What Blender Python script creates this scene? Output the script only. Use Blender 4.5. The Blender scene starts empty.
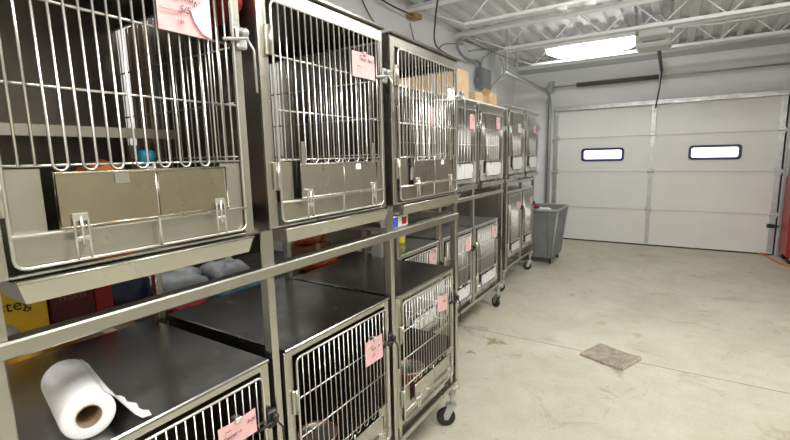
import bpy, math, random
from mathutils import Vector, Matrix
random.seed(7)
COL = bpy.context.scene.collection
PI = math.pi

# ------------------------------------------------------------------ materials
def mat(name, color, rough=.5, metal=0, noise=None, bump=0, bscale=200, emit=None, estr=0, spec=None, stretch=None):
    m = bpy.data.materials.new(name); m.use_nodes = True
    nt = m.node_tree; b = nt.nodes['Principled BSDF']
    b.inputs['Base Color'].default_value = (*color, 1)
    b.inputs['Roughness'].default_value = rough
    b.inputs['Metallic'].default_value = metal
    if spec is not None: b.inputs['Specular IOR Level'].default_value = spec
    if emit: b.inputs['Emission Color'].default_value = (*emit, 1); b.inputs['Emission Strength'].default_value = estr
    tc = None
    def coords():
        t = nt.nodes.new('ShaderNodeTexCoord'); mp = nt.nodes.new('ShaderNodeMapping')
        nt.links.new(t.outputs['Object'], mp.inputs['Vector'])
        if stretch: mp.inputs['Scale'].default_value = stretch
        return mp.outputs['Vector']
    if noise:
        sc, c2, lo, hi = noise
        n = nt.nodes.new('ShaderNodeTexNoise'); n.inputs['Scale'].default_value = sc; n.inputs['Detail'].default_value = 5
        nt.links.new(coords(), n.inputs['Vector'])
        r = nt.nodes.new('ShaderNodeValToRGB')
        r.color_ramp.elements[0].position = lo; r.color_ramp.elements[0].color = (*color, 1)
        r.color_ramp.elements[1].position = hi; r.color_ramp.elements[1].color = (*c2, 1)
        nt.links.new(n.outputs['Fac'], r.inputs['Fac']); nt.links.new(r.outputs['Color'], b.inputs['Base Color'])
        mr = nt.nodes.new('ShaderNodeMapRange'); mr.inputs['From Min'].default_value = .3; mr.inputs['From Max'].default_value = .7
        mr.inputs['To Min'].default_value = rough*.8; mr.inputs['To Max'].default_value = min(1, rough*1.25)
        nt.links.new(n.outputs['Fac'], mr.inputs['Value']); nt.links.new(mr.outputs['Result'], b.inputs['Roughness'])
    if bump:
        n = nt.nodes.new('ShaderNodeTexNoise'); n.inputs['Scale'].default_value = bscale; n.inputs['Detail'].default_value = 3
        nt.links.new(coords(), n.inputs['Vector'])
        bp = nt.nodes.new('ShaderNodeBump'); bp.inputs['Strength'].default_value = bump; bp.inputs['Distance'].default_value = .002
        nt.links.new(n.outputs['Fac'], bp.inputs['Height']); nt.links.new(bp.outputs['Normal'], b.inputs['Normal'])
    return m

M = {}
M['steel0'] = mat('brushed_stainless', (.60,.59,.55), .30, 1, (6,(.50,.49,.45),.35,.7), .15, 60, stretch=(1,1,6))
M['steel_in'] = mat('darkened_stainless_lining', (.30,.285,.25), .36, 1, (4,(.22,.21,.19),.35,.7), .2, 30)  # base colour darkened so the cage interiors read as shaded
M['steel_top'] = mat('worn_stainless_top', (.33,.33,.315), .22, 1, (5,(.25,.25,.24),.4,.65), .15, 14)
M['top_far'] = mat('wall_reflection_top', (.62,.62,.60), .35, .9)  # reflection of the bright wall put into the colour of these tops
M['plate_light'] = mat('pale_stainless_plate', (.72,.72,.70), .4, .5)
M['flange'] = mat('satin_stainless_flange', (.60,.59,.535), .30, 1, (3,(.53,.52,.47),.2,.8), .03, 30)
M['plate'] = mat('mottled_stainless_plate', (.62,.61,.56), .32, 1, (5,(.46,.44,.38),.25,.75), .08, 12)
M['plate_brown'] = mat('brown_reflection_plate', (.50,.46,.36), .26, 1, (6,(.38,.34,.25),.25,.75))  # brown reflection painted into the steel of the nearest feeder door
M['wire'] = mat('chromed_wire', (.74,.73,.69), .28, .9)
M['rail'] = mat('painted_square_tube', (.58,.575,.52), .30, 1, (3,(.50,.495,.45),.2,.8))
M['galv'] = mat('galvanised_steel', (.60,.61,.61), .40, .8, (14,(.52,.53,.53),.4,.6))
M['dark'] = mat('dark_metal', (.05,.05,.05), .45, .6)
M['rubber'] = mat('black_rubber', (.02,.02,.02), .6)
M['bumper'] = mat('grey_bumper_plastic', (.45,.45,.43), .5)
M['pink'] = mat('pink_card', (.80,.50,.50), .6, 0, (30,(.76,.45,.46),.4,.6))
M['paper'] = mat('white_paper', (.80,.80,.78), .6)
M['sleeve'] = mat('white_sleeve_glare', (.80,.76,.77), .12)
M['ink'] = mat('black_ink', (.03,.02,.03), .6)
M['redink'] = mat('faint_print', (.35,.12,.14), .6)
M['towel'] = mat('paper_towel', (.86,.86,.88), .9, 0, None, .6, 180)
M['core'] = mat('cardboard_core', (.24,.165,.10), .9)
M['corein'] = mat('cardboard_core_inside', (.20,.13,.08), .9)
M['card'] = mat('cardboard', (.56,.40,.24), .85, 0, (8,(.50,.35,.20),.4,.6))
M['card2'] = mat('light_cardboard', (.66,.50,.32), .85, 0, (8,(.60,.44,.27),.4,.6))
M['card_dark'] = mat('brown_cardboard', (.26,.16,.085), .85, 0, (8,(.22,.13,.07),.4,.6))
M['wall'] = mat('white_painted_wall', (.84,.85,.86), .7, 0, (1.5,(.81,.82,.83),.35,.65), .05, 20)
M['wall_dim'] = mat('dimmed_unseen_wall', (.50,.48,.42), .7, 0, (2.5,(.36,.34,.29),.35,.65), .05, 20)  # unseen walls, coloured dark to deepen reflections in the cage plates
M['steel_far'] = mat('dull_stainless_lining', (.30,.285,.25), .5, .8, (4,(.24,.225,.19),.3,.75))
M['deck'] = mat('white_painted_deck', (.84,.845,.85), .55, 0, (3,(.80,.805,.81),.35,.7))
M['joist'] = mat('white_painted_joist', (.80,.81,.81), .5)
M['door'] = mat('cream_white_door_panel', (.80,.80,.775), .5, 0, (2,(.77,.77,.74),.35,.7), .08, 150)
M['band'] = mat('grey_wall_band', (.42,.43,.44), .5)
M['spring'] = mat('oiled_spring_steel', (.17,.172,.175), .45, .7)
M['navy'] = mat('navy_window_frame', (.018,.025,.11), .4)
M['opener'] = mat('opener_housing', (.62,.63,.63), .5)
M['cable'] = mat('grey_cable', (.22,.22,.23), .5)
M['cableb'] = mat('black_cable', (.05,.05,.055), .5)
M['conduit'] = mat('grey_flexible_conduit', (.30,.31,.32), .5)
M['ebox'] = mat('grey_electrical_box', (.33,.35,.37), .5, .2)
M['wood'] = mat('weathered_wood', (.50,.34,.16), .8, 0, (12,(.38,.24,.10),.4,.6))
M['bin'] = mat('grey_bin_plastic', (.21,.22,.23), .5, 0, (6,(.18,.19,.20),.4,.6))
M['binrim'] = mat('pale_worn_bin_rim', (.36,.37,.37), .5)
M['red'] = mat('red_enamel', (.36,.02,.016), .4)
M['redcloth'] = mat('red_fabric', (.50,.05,.03), .8, 0, (15,(.30,.02,.02),.4,.6))
M['orange'] = mat('orange_hose_rubber', (.75,.20,.04), .5)
M['orangebag'] = mat('orange_glossy_bag', (.80,.20,.03), .35, 0, (9,(.55,.07,.02),.45,.6))
M['yellowbag'] = mat('yellow_orange_bag', (.75,.38,.05), .4, 0, (9,(.62,.22,.03),.45,.6))
M['yellow'] = mat('yellow_print', (.80,.55,.03), .5)
M['yellowcup'] = mat('bright_yellow_plastic', (.85,.72,.03), .4)
M['maroon'] = mat('dark_red_box_print', (.10,.012,.015), .5)
M['redbox'] = mat('red_box_print', (.38,.02,.03), .5)
M['navybag'] = mat('dark_blue_plastic', (.02,.035,.09), .35, 0, (9,(.01,.015,.04),.45,.6))
M['whitebag'] = mat('pale_grey_plastic_bag', (.45,.48,.52), .4, 0, (10,(.30,.33,.38),.4,.6))
M['bluebag'] = mat('teal_blue_bag', (.03,.16,.24), .4, 0, (8,(.02,.08,.16),.45,.6))
M['goldbag'] = mat('gold_brown_wrapper', (.42,.28,.07), .4, 0, (14,(.30,.05,.03),.45,.55))
M['blue'] = mat('blue_cap', (.02,.30,.50), .4)
M['blueprint'] = mat('blue_carton_print', (.03,.10,.50), .5)
M['whiteplastic'] = mat('white_plastic', (.75,.76,.76), .45)
M['bowlred'] = mat('brick_red_bowl', (.32,.07,.04), .4)
M['rusty'] = mat('rusty_grate', (.56,.50,.42), .75, .1, (25,(.42,.37,.30),.4,.6))
M['storage'] = mat('dark_wood_shelf', (.06,.05,.042), .6, 0, (8,(.04,.035,.03),.4,.6))
M['toy'] = mat('tan_plush', (.45,.38,.28), .95, 0, (25,(.28,.2,.12),.4,.6))
M['orangeplush'] = mat('orange_plush', (.60,.18,.04), .95, 0, (25,(.40,.1,.02),.4,.6))
M['lamp'] = mat('glowing_lens', (.9,.9,.9), .5, emit=(1,.99,.97), estr=11)
M['lamp2'] = mat('glowing_strip_lens', (.9,.9,.9), .5, emit=(1,.975,.93), estr=82)

def concrete():
    m = bpy.data.materials.new('sealed_concrete'); m.use_nodes = True
    nt = m.node_tree; b = nt.nodes['Principled BSDF']; L = nt.links
    tc = nt.nodes.new('ShaderNodeTexCoord')
    def noise(sc, det=6, rough=.6, dist=0):
        n = nt.nodes.new('ShaderNodeTexNoise'); n.inputs['Scale'].default_value = sc; n.inputs['Detail'].default_value = det
        n.inputs['Roughness'].default_value = rough; n.inputs['Distortion'].default_value = dist
        L.new(tc.outputs['Object'], n.inputs['Vector']); return n.outputs['Fac']
    def ramp(f, stops):
        r = nt.nodes.new('ShaderNodeValToRGB'); cr = r.color_ramp
        cr.elements[0].position, cr.elements[0].color = stops[0][0], (*stops[0][1],1)
        cr.elements[1].position, cr.elements[1].color = stops[1][0], (*stops[1][1],1)
        L.new(f, r.inputs['Fac']); return r.outputs['Color']
    def mul(a, c, fac=1):
        x = nt.nodes.new('ShaderNodeMixRGB'); x.blend_type = 'MULTIPLY'; x.inputs[0].default_value = fac
        L.new(a, x.inputs[1]); L.new(c, x.inputs[2]); return x.outputs[0]
    base = ramp(noise(1.1, 5, .6, .4), [(.3,(.54,.52,.42)),(.7,(.67,.65,.555))])
    c = mul(base, ramp(noise(5, 8, .7), [(.25,(.86,.85,.80)),(.6,(1,1,1))]))
    c = mul(c, ramp(noise(2.6, 8, .75, 1.2), [(.30,(.66,.61,.49)),(.44,(1,1,1))]))
    c = mul(c, ramp(noise(60, 3, .6), [(.3,(.9,.9,.88)),(.6,(1,1,1))]))
    c = mul(c, ramp(noise(13, 4, .6, .6), [(.24,(.6,.55,.45)),(.31,(1,1,1))]))
    L.new(c, b.inputs['Base Color'])
    rr = nt.nodes.new('ShaderNodeMapRange'); rr.inputs['From Min'].default_value=.3; rr.inputs['From Max'].default_value=.7
    rr.inputs['To Min'].default_value=.42; rr.inputs['To Max'].default_value=.62
    L.new(noise(3), rr.inputs['Value']); L.new(rr.outputs['Result'], b.inputs['Roughness'])
    bp = nt.nodes.new('ShaderNodeBump'); bp.inputs['Strength'].default_value=.15; bp.inputs['Distance'].default_value=.003
    L.new(noise(40), bp.inputs['Height']); L.new(bp.outputs['Normal'], b.inputs['Normal'])
    return m
M['concrete'] = concrete()
M['joint'] = mat('saw_cut_joint', (.26,.24,.19), .8)
M['stain'] = mat('brown_spill_stain', (.30,.24,.13), .5, 0, (20,(.40,.34,.22),.4,.65))
def glassm():
    m = bpy.data.materials.new('clear_window_pane'); m.use_nodes = True
    b = m.node_tree.nodes['Principled BSDF']
    b.inputs['Transmission Weight'].default_value = 1; b.inputs['Roughness'].default_value = .25; b.inputs['IOR'].default_value = 1.05
    b.inputs['Base Color'].default_value = (.97,.98,1,1)
    return m
M['glass'] = glassm()

# ------------------------------------------------------------------ mesh builder
class MB:
    def __init__(s): s.v=[]; s.f=[]; s.mi=[]; s.sm=[]; s.cur=0
    def add(s, vs, fs, smooth=False):
        n=len(s.v); s.v += [tuple(p) for p in vs]
        for f in fs: s.f.append(tuple(i+n for i in f)); s.mi.append(s.cur); s.sm.append(smooth)
        return s
    def box(s, x0,x1,y0,y1,z0,z1, b=0):
        if x0>x1: x0,x1=x1,x0
        if y0>y1: y0,y1=y1,y0
        if z0>z1: z0,z1=z1,z0
        if b<=0:
            v=[(x,y,z) for z in (z0,z1) for y in (y0,y1) for x in (x0,x1)]
            return s.add(v,[(0,2,3,1),(4,5,7,6),(0,1,5,4),(2,6,7,3),(0,4,6,2),(1,3,7,5)])
        b=min(b,(x1-x0)*.45,(y1-y0)*.45,(z1-z0)*.45)
        # chamfered box: 24 verts
        V={};vs=[]
        for ix,x in enumerate((x0,x1)):
            for iy,y in enumerate((y0,y1)):
                for iz,z in enumerate((z0,z1)):
                    sx=b if ix==0 else -b; sy=b if iy==0 else -b; sz=b if iz==0 else -b
                    V[ix,iy,iz,0]=len(vs); vs.append((x,y+sy,z+sz))
                    V[ix,iy,iz,1]=len(vs); vs.append((x+sx,y,z+sz))
                    V[ix,iy,iz,2]=len(vs); vs.append((x+sx,y+sy,z))
        fs=[]
        for i in (0,1):
            q=[V[i,0,0,0],V[i,1,0,0],V[i,1,1,0],V[i,0,1,0]]; fs.append(q if i else q[::-1])
            q=[V[0,i,0,1],V[0,i,1,1],V[1,i,1,1],V[1,i,0,1]]; fs.append(q if i else q[::-1])
            q=[V[0,0,i,2],V[1,0,i,2],V[1,1,i,2],V[0,1,i,2]]; fs.append(q if i else q[::-1])
        for a in (0,1):
            for c in (0,1):
                fs.append((V[a,c,0,0],V[a,c,1,0],V[a,c,1,1],V[a,c,0,1]))
                fs.append((V[a,0,c,0],V[a,1,c,0],V[a,1,c,2],V[a,0,c,2]))
                fs.append((V[0,a,c,1],V[1,a,c,1],V[1,a,c,2],V[0,a,c,2]))
                for d in (0,1): fs.append((V[a,c,d,0],V[a,c,d,1],V[a,c,d,2]))
        # consistent outward winding
        cx,cy,cz=(x0+x1)/2,(y0+y1)/2,(z0+z1)/2; out=[]
        for f in fs:
            p=[Vector(vs[i]) for i in f]; n=(p[1]-p[0]).cross(p[2]-p[0]); c=sum(p,Vector())/len(p)-Vector((cx,cy,cz))
            out.append(tuple(f) if n.dot(c)>0 else tuple(f[::-1]))
        return s.add(vs,out)
    def tube(s, pts, r, n=6, closed=False, caps=True):
        pts=[Vector(p) for p in pts]; k=len(pts); vs=[];fs=[]
        ref=None
        for i,p in enumerate(pts):
            if closed: t=(pts[(i+1)%k]-pts[i-1])
            else: t=pts[min(i+1,k-1)]-pts[max(i-1,0)]
            t.normalize()
            if ref is None:
                ref = Vector((0,0,1)) if abs(t.z)<.9 else Vector((1,0,0))
            a=(ref-t*ref.dot(t))
            if a.length<1e-5: a=t.orthogonal()
            a.normalize(); bb=t.cross(a); ref=a
            rr = r[i] if isinstance(r,(list,tuple)) else r
            for j in range(n):
                an=2*PI*j/n+PI/n
                vs.append(p+a*math.cos(an)*rr+bb*math.sin(an)*rr)
        m=k if closed else k-1
        for i in range(m):
            for j in range(n):
                a=i*n+j; b=i*n+(j+1)%n; c=((i+1)%k)*n+(j+1)%n; d=((i+1)%k)*n+j
                fs.append((a,b,c,d))
        if caps and not closed:
            fs.append(tuple(range(n))[::-1]); fs.append(tuple((k-1)*n+j for j in range(n)))
        return s.add(vs,fs,n>4)
    def rod(s,a,b,r,n=6): return s.tube([a,b],r,n)
    def lathe(s, prof, c=(0,0,0), axis='z', n=24, smooth=True):
        vs=[];fs=[];k=len(prof)
        for (r,h) in prof:
            for j in range(n):
                a=2*PI*j/n; x,y=r*math.cos(a),r*math.sin(a)
                p={'z':(x,y,h),'x':(h,x,y),'y':(y,h,x)}[axis]
                vs.append((c[0]+p[0],c[1]+p[1],c[2]+p[2]))
        for i in range(k-1):
            for j in range(n):
                fs.append((i*n+j,i*n+(j+1)%n,(i+1)*n+(j+1)%n,(i+1)*n+j))
        fs.append(tuple(range(n))[::-1]); fs.append(tuple((k-1)*n+j for j in range(n)))
        return s.add(vs,fs,smooth)
    def build(s, name, m, parent=None, off=(0,0,0), smooth=None):
        me=bpy.data.meshes.new(name)
        o=Vector(off)
        me.from_pydata([tuple(Vector(p)-o) for p in s.v],[],s.f)
        for mm in (m if isinstance(m,(list,tuple)) else [m]): me.materials.append(mm)
        me.polygons.foreach_set('material_index',s.mi)
        me.polygons.foreach_set('use_smooth',[bool(x) if smooth is None else smooth for x in s.sm])
        me.update()
        ob=bpy.data.objects.new(name,me); COL.objects.link(ob)
        if parent: ob.parent=parent
        return ob

def tag(o,label=None,cat=None,group=None,kind=None):
    if label: o['label']=label
    if cat: o['category']=cat
    if group: o['group']=group
    if kind: o['kind']=kind
    return o
def empty(name,loc,rz=0,label=None,cat=None,group=None,kind=None):
    o=bpy.data.objects.new(name,None); COL.objects.link(o); o.location=loc; o.rotation_euler=(0,0,rz); o.empty_display_size=.1
    return tag(o,label,cat,group,kind)
def single(name,mb,m,label,cat,group=None,origin=None,rot=(0,0,0)):
    """one-mesh thing; vertices given in world space unless origin passed as placement"""
    o=mb.build(name,m)
    if origin is not None: o.location=origin; o.rotation_euler=rot
    return tag(o,label,cat,group)
def text_mesh(txt,size,name,m,parent,loc,rot,shear=.25,ext=.0003):
    c=bpy.data.curves.new('t','FONT'); c.body=txt; c.size=size; c.extrude=ext; c.shear=shear; c.align_x='CENTER'; c.resolution_u=2
    t=bpy.data.objects.new('t',c); COL.objects.link(t)
    bpy.context.view_layer.update()
    me=bpy.data.meshes.new_from_object(t.evaluated_get(bpy.context.evaluated_depsgraph_get()))
    bpy.data.objects.remove(t); bpy.data.curves.remove(c)
    me.name=name; me.materials.clear(); me.materials.append(m)
    o=bpy.data.objects.new(name,me); COL.objects.link(o); o.parent=parent; o.location=loc; o.rotation_euler=rot
    return o
def copy_tree(o,parent=None):
    c=o.copy(); COL.objects.link(c)
    if parent: c.parent=parent
    for ch in list(o.children): copy_tree(ch,c)
    return c

# ================================================================== SETTING
XW, XR, YB, YD, ZC = -2.65, 2.35, -2.6, 8.50, 3.28
def struct(name,mb,m):
    return tag(mb.build(name,m),kind='structure')
struct('floor', MB().box(XW-.1,XR+.1,YB-.1,YD+.3,-.1,0), M['concrete'])
struct('wall_left', MB().box(XW-.1,XW,YB-.1,YD+.12,0,ZC+.1), M['wall'])
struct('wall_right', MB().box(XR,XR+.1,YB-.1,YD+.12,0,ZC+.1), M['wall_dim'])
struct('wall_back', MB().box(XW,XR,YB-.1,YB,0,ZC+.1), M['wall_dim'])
DX0,DX1,DT=-1.86,1.36,2.44
w=MB(); w.box(XW,DX0+.02,YD,YD+.12,0,ZC+.1); w.box(DX1-.02,XR,YD,YD+.12,0,ZC+.1); w.box(DX0+.02,DX1-.02,YD,YD+.12,DT-.04,ZC+.1)
struct('wall_front', w, M['wall'])
# corrugated roof deck, ribs along Y
def deck():
    m=MB(); p=.2; x=XW-.05; prof=[]
    while x<XR+.1:
        prof += [(x,ZC),(x+.075,ZC),(x+.095,ZC+.05),(x+.18,ZC+.05)]
        x+=p
    vs=[];fs=[]
    for (a,z) in prof: vs += [(a,YB-.1,z),(a,YD+.1,z),(a,YB-.1,z+.012),(a,YD+.1,z+.012)]
    for i in range(len(prof)-1):
        a=4*i;b=4*(i+1)
        fs += [(a,a+1,b+1,b),(a+2,b+2,b+3,a+3)]
    return m.add(vs,fs)
struct('ceiling', deck(), M['deck'])
struct('trim_1', MB().box(XW,XR,YD-.035,YD,3.09,3.17), M['band'])  # grey strip across the far wall above the door
struct('trim_2', MB().box(XW,XR,YD-.05,YD,3.255,3.278), M['band'])
struct('trim_3', MB().box(XW,XR,3.60,3.606,.0005,.0015), M['joint'])   # saw cut joint in the slab

# steel bar joists, each one a thing
def joist(y,label):
    r=empty('ceiling_joist',(0,y,2.97),0,label,'joist','open web joists across the ceiling')
    o=(0,y,2.97)
    t=MB(); t.box(XW,XR,y-.055,y-.004,3.268,3.279); t.box(XW,XR,y+.004,y+.055,3.268,3.279); t.box(XW,XR,y-.012,y-.004,3.225,3.268); t.box(XW,XR,y+.004,y+.012,3.225,3.268)
    t.build('top_chord',M['joist'],r,o)
    x0=-1.95; b=MB(); b.box(x0,XR,y-.05,y-.004,2.955,2.962); b.box(x0,XR,y+.004,y+.05,2.955,2.962); b.box(x0,XR,y-.012,y-.004,2.962,3.0); b.box(x0,XR,y+.004,y+.012,2.962,3.0)
    b.build('bottom_chord',M['joist'],r,o)
    pts=[(XW+.08,y,3.26)]; x=x0+.03; up=False
    while x<XR:
        pts.append((x,y,3.25 if up else 2.975)); up=not up; x+=.29
    w=MB(); 
    for a,c in zip(pts[:-1],pts[1:]): w.rod(a,c,.0085,6)
    w.build('web',M['joist'],r,o)
joist(7.1,'white open web steel joist nearest the garage door')
joist(5.8,'second white open web joist in from the garage door')
joist(4.5,'third white open web joist from the garage door, carrying the pale conduit')
joist(3.2,'white open web joist high over the near cages')
# pale conduit on joist C with white couplings
t=empty('ceiling_conduit',(-2.3,4.44,2.93),0,'long pale conduit strapped under the third joist from the door','conduit')
MB().rod((-1.93,4.44,2.935),(2.3,4.44,2.935),.018,10).build('pipe',M['joist'],t,(-2.3,4.44,2.93))
for xx in (-.96,-.72): MB().rod((xx-.06,4.44,2.935),(xx+.06,4.44,2.935),.024,10).build('coupling',M['whiteplastic'],t,(-2.3,4.44,2.93))
m=MB(); m.tube([(-.05,7.0,3.2),(.4,7.01,3.17),(.9,7.0,3.175),(1.3,7.0,3.21),(2.3,7.0,3.21)],.013,8)
single('ceiling_cable',m,M['joist'],'white sagging cable under the top of the joist nearest the door','cable')

# ================================================================== GARAGE DOOR
def door():
    org=((DX0+DX1)/2,YD-.07,0)
    r=empty('door_1',org,0,kind='structure')
    zs=[.02,.62,1.262,1.862,2.44]
    y0,y1=YD-.07,YD-.005
    wins=[(-1.375,-.715),(.225,.875)]; wz0,wz1=1.46,1.665
    for i in range(4):
        a,b=zs[i]+.003,zs[i+1]-.003
        m=MB(); m.box(DX0,DX1,y0+.02,y1-.02,b,b+.01)
        if i==2:
            m.box(DX0,DX1,y0,y1,a,wz0); m.box(DX0,DX1,y0,y1,wz1,b)
            xs=[DX0,wins[0][0],wins[0][1],wins[1][0],wins[1][1],DX1]
            for k in (0,2,4): m.box(xs[k],xs[k+1],y0,y1,wz0,wz1)
        else: m.box(DX0,DX1,y0,y1,a,b)
        # rolled edge ribs along the seams
        m.box(DX0,DX1,y0-.006,y0,b-.018,b); m.box(DX0,DX1,y0-.006,y0,a,a+.014)
        m.build('door_panel',M['door'],r,org)
    MB().box(DX0,DX1,y0-.006,y1,0.0,.022).build('bottom_seal',M['rubber'],r,org)
    # end stiles and centre stile, galvanised
    for x0,x1 in ((DX0,DX0+.06),(-.325,-.265),(DX1-.07,DX1-.005)):
        m=MB()
        for i in range(4):
            a,b=zs[i]+.02,zs[i+1]-.02
            m.box(x0,x1,y0-.010,y0-.0005,a,b)
            for q in range(4):
                zz=a+(b-a)*(q+.5)/4
                m.box((x0+x1)/2-.012,(x0+x1)/2+.012,y0-.0125,y0-.010,zz-.03,zz+.03)
        m.build('stile',M['galv'],r,org)
    for z in zs[1:4]:
        for x in (DX0+.035,-.295,DX1-.035):
            m=MB(); m.box(x-.045,x+.045,y0-.015,y0-.007,z-.045,z+.045,.002); m.rod((x-.045,y0-.022,z),(x+.045,y0-.022,z),.011,8)
            h=m.build('hinge',M['galv'],r,org)
            if x!=-.295:
                MB().lathe([(.006,-.06),(.006,.04),(.022,.04),(.022,.06),(.006,.061)] if x>0 else [(.006,.06),(.006,-.04),(.022,-.04),(.022,-.06),(.006,-.061)],(x,y0-.032,z),'x',12).build('roller',M['whiteplastic'],h)
                h.children[0].location=-Vector(org)
    # strut along the top (two lips make the double line)
    m=MB(); m.box(DX0,DX1,y0-.05,y0-.046,2.355,2.43); m.box(DX0,DX1,y0-.05,y0-.006,2.426,2.43); m.box(DX0,DX1,y0-.05,y0-.006,2.355,2.359); m.box(DX0,DX1,y0-.058,y0-.05,2.40,2.425)
    m.build('top_strut',M['galv'],r,org)
    # diagonal operator bracket on centre of top panel
    m=MB(); m.box(-.33,-.26,y0-.022,y0-.012,1.93,2.34,.003)
    for q in range(5): m.lathe([(.008,0),(.008,.006)],(-.295,y0-.03,1.98+q*.08),'y',8)
    m.build('operator_bracket',M['galv'],r,org)
    m=MB(); m.box(DX1-.10,DX1-.02,y0-.026,y0-.016,.42,.48,.003); m.rod((DX1-.08,y0-.032,.45),(DX1+.10,y0-.032,.45),.009,8)
    m.box(DX1-.03,DX1+.02,y0-.05,y0-.02,.425,.475,.003)
    m.build('slide_bolt',M['dark'],r,org)
    # windows with navy rounded frames
    for wi,(a,b) in enumerate(wins):
        w=empty('window_%d'%(wi+1),((a+b)/2,y0,(wz0+wz1)/2),0,kind='structure'); wo=((a+b)/2,y0,(wz0+wz1)/2)
        def rr(x0,x1,z0,z1,rad,n=5):
            P=[]
            for (cx,cz,s0) in ((x1-rad,z1-rad,0),(x0+rad,z1-rad,PI/2),(x0+rad,z0+rad,PI),(x1-rad,z0+rad,3*PI/2)):
                for k in range(n+1):
                    an=s0+PI/2*k/n; P.append((cx+rad*math.cos(an),cz+rad*math.sin(an)))
            return P
        O=rr(a-.012,b+.012,wz0-.012,wz1+.012,.05); I=rr(a+.026,b-.026,wz0+.026,wz1-.026,.03); k=len(O)
        f=MB(); vs=[];fs=[]
        for (px,pz) in O: vs.append((px,y0-.016,pz))
        for (px,pz) in I: vs.append((px,y0-.016,pz))
        for (px,pz) in O: vs.append((px,y0+.0,pz))
        for (px,pz) in I: vs.append((px,y0+.055,pz))
        for i in range(k):
            j=(i+1)%k
            fs += [(i,j,k+j,k+i),(i,2*k+i,2*k+j,j),(k+i,k+j,3*k+j,3*k+i)]
        f.add(vs,fs); f.build('window_frame',M['navy'],w,wo)
        MB().box(a+.012,b-.012,y0+.03,y0+.034,wz0+.005,wz1-.005).build('pane',M['glass'],w,wo)
door()

def track(side):
    # galvanised vertical track, curve, horizontal run toward the camera and its hangers
    s=-1 if side=='L' else 1
    x=DX0-.09 if side=='L' else DX1+.07
    lab={'L':'galvanised roller track of the garage door beside the grey bin, curving inward overhead','R':'galvanised roller track of the garage door beside the red tool cabinet'}[side]
    o=(x,YD-.1,0); r=empty('door_track',o,0,lab,'door track','garage door tracks')
    y=YD-.115
    pts=[(x,y,.02),(x,y,2.36)]
    for k in range(1,9):
        a=PI/2*k/8; pts.append((x,y-.32*(1-math.cos(a)),2.36+.32*math.sin(a)))
    ye=5.85; pts.append((x,ye,2.70))
    # c-shaped section swept
    def sweep(off,wid,th):
        m=MB(); vs=[];fs=[]
        for i,p in enumerate(pts):
            P=Vector(p); t=(Vector(pts[min(i+1,len(pts)-1)])-Vector(pts[max(i-1,0)])).normalized()
            n=Vector((1,0,0)).cross(t)
            for (dx,dn) in ((off[0],off[1]),(off[0]+wid[0],off[1]),(off[0]+wid[0],off[1]+wid[1]),(off[0],off[1]+wid[1])):
                vs.append(P+Vector((dx,0,0))+n*dn)
        for i in range(len(pts)-1):
            for j in range(4): fs.append((4*i+j,4*i+(j+1)%4,4*i+4+(j+1)%4,4*i+4+j))
        fs += [(3,2,1,0),tuple(4*(len(pts)-1)+j for j in range(4))]
        return m.add(vs,fs)
    m=sweep((-.004,-.028),(.006,.056),0); m2=sweep((-.028 if s>0 else 0,-.03),(.028,.004),0); m3=sweep((-.028 if s>0 else 0,.026),(.028,.004),0)
    m.add(m2.v,m2.f); m.add(m3.v,m3.f)
    m.build('track',M['galv'],r,o)
    # slotted jamb angle
    m=MB(); xa=x+s*.035; m.box(xa,xa+s*.05,YD-.012,YD-.004,.02,2.62); m.box(xa,xa+s*.005,YD-.13,YD-.012,.02,2.62)
    for q in range(13): m.box(xa+s*.018,xa+s*.034,YD-.016,YD-.012,.12+q*.19,.19+q*.19)
    m.build('jamb_angle',M['galv'],r,o)
    if side=='L':
        # header bracket with cable drum
        m=MB(); m.box(x-.04,x+.05,YD-.12,YD-.002,2.70,2.90,.004); m.build('bearing_plate',M['galv'],r,o)
    m=MB(); m.box(x-.015,x+.015,ye+.02,ye+.026,2.72,3.27); m.box(x-.015,x+.015,ye+.5,ye+.506,2.72,3.27); m.build('hanger',M['galv'],r,o)
track('L'); track('R')
# jamb boards
struct('trim_4',MB().box(DX1+.03,DX1+.13,YD-.03,YD,0,2.5),M['wall'])
struct('trim_5',MB().box(DX0-.09,DX0-.03,YD-.03,YD,0,2.5),M['wall'])
# torsion spring shaft
r=empty('torsion_spring',(-.3,YD-.14,2.78),0,'dark torsion spring on a steel shaft above the garage door','spring')
o=(-.3,YD-.14,2.78); ys=YD-.14
MB().rod((-2.05,ys,2.785),(1.55,ys,2.785),.013,10).build('shaft',M['galv'],r,o)
m=MB(); P=[]
for k in range(40*8+1):
    a=2*PI*k/8; P.append((-1.50+1.24*k/320,ys+.036*math.cos(a),2.785+.036*math.sin(a)))
m.tube(P,.010,5); m.lathe([(.032,0),(.032,1.24)],(-1.50,ys,2.785),'x',14); m.build('coil',M['spring'],r,o)
for xx in (-1.93,1.44):
    MB().lathe([(.045,-.045),(.055,-.04),(.042,-.03),(.042,.03),(.055,.04),(.045,.045)],(xx,ys,2.785),'x',18).build('cable_drum',M['galv'],r,o)
m=MB(); m.box(-.26,-.20,ys+.02,YD-.0,2.70,3.02,.003); m.box(-.26,-.20,ys-.03,YD,2.755,2.815,.003); m.build('centre_bracket',M['galv'],r,o)
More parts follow.
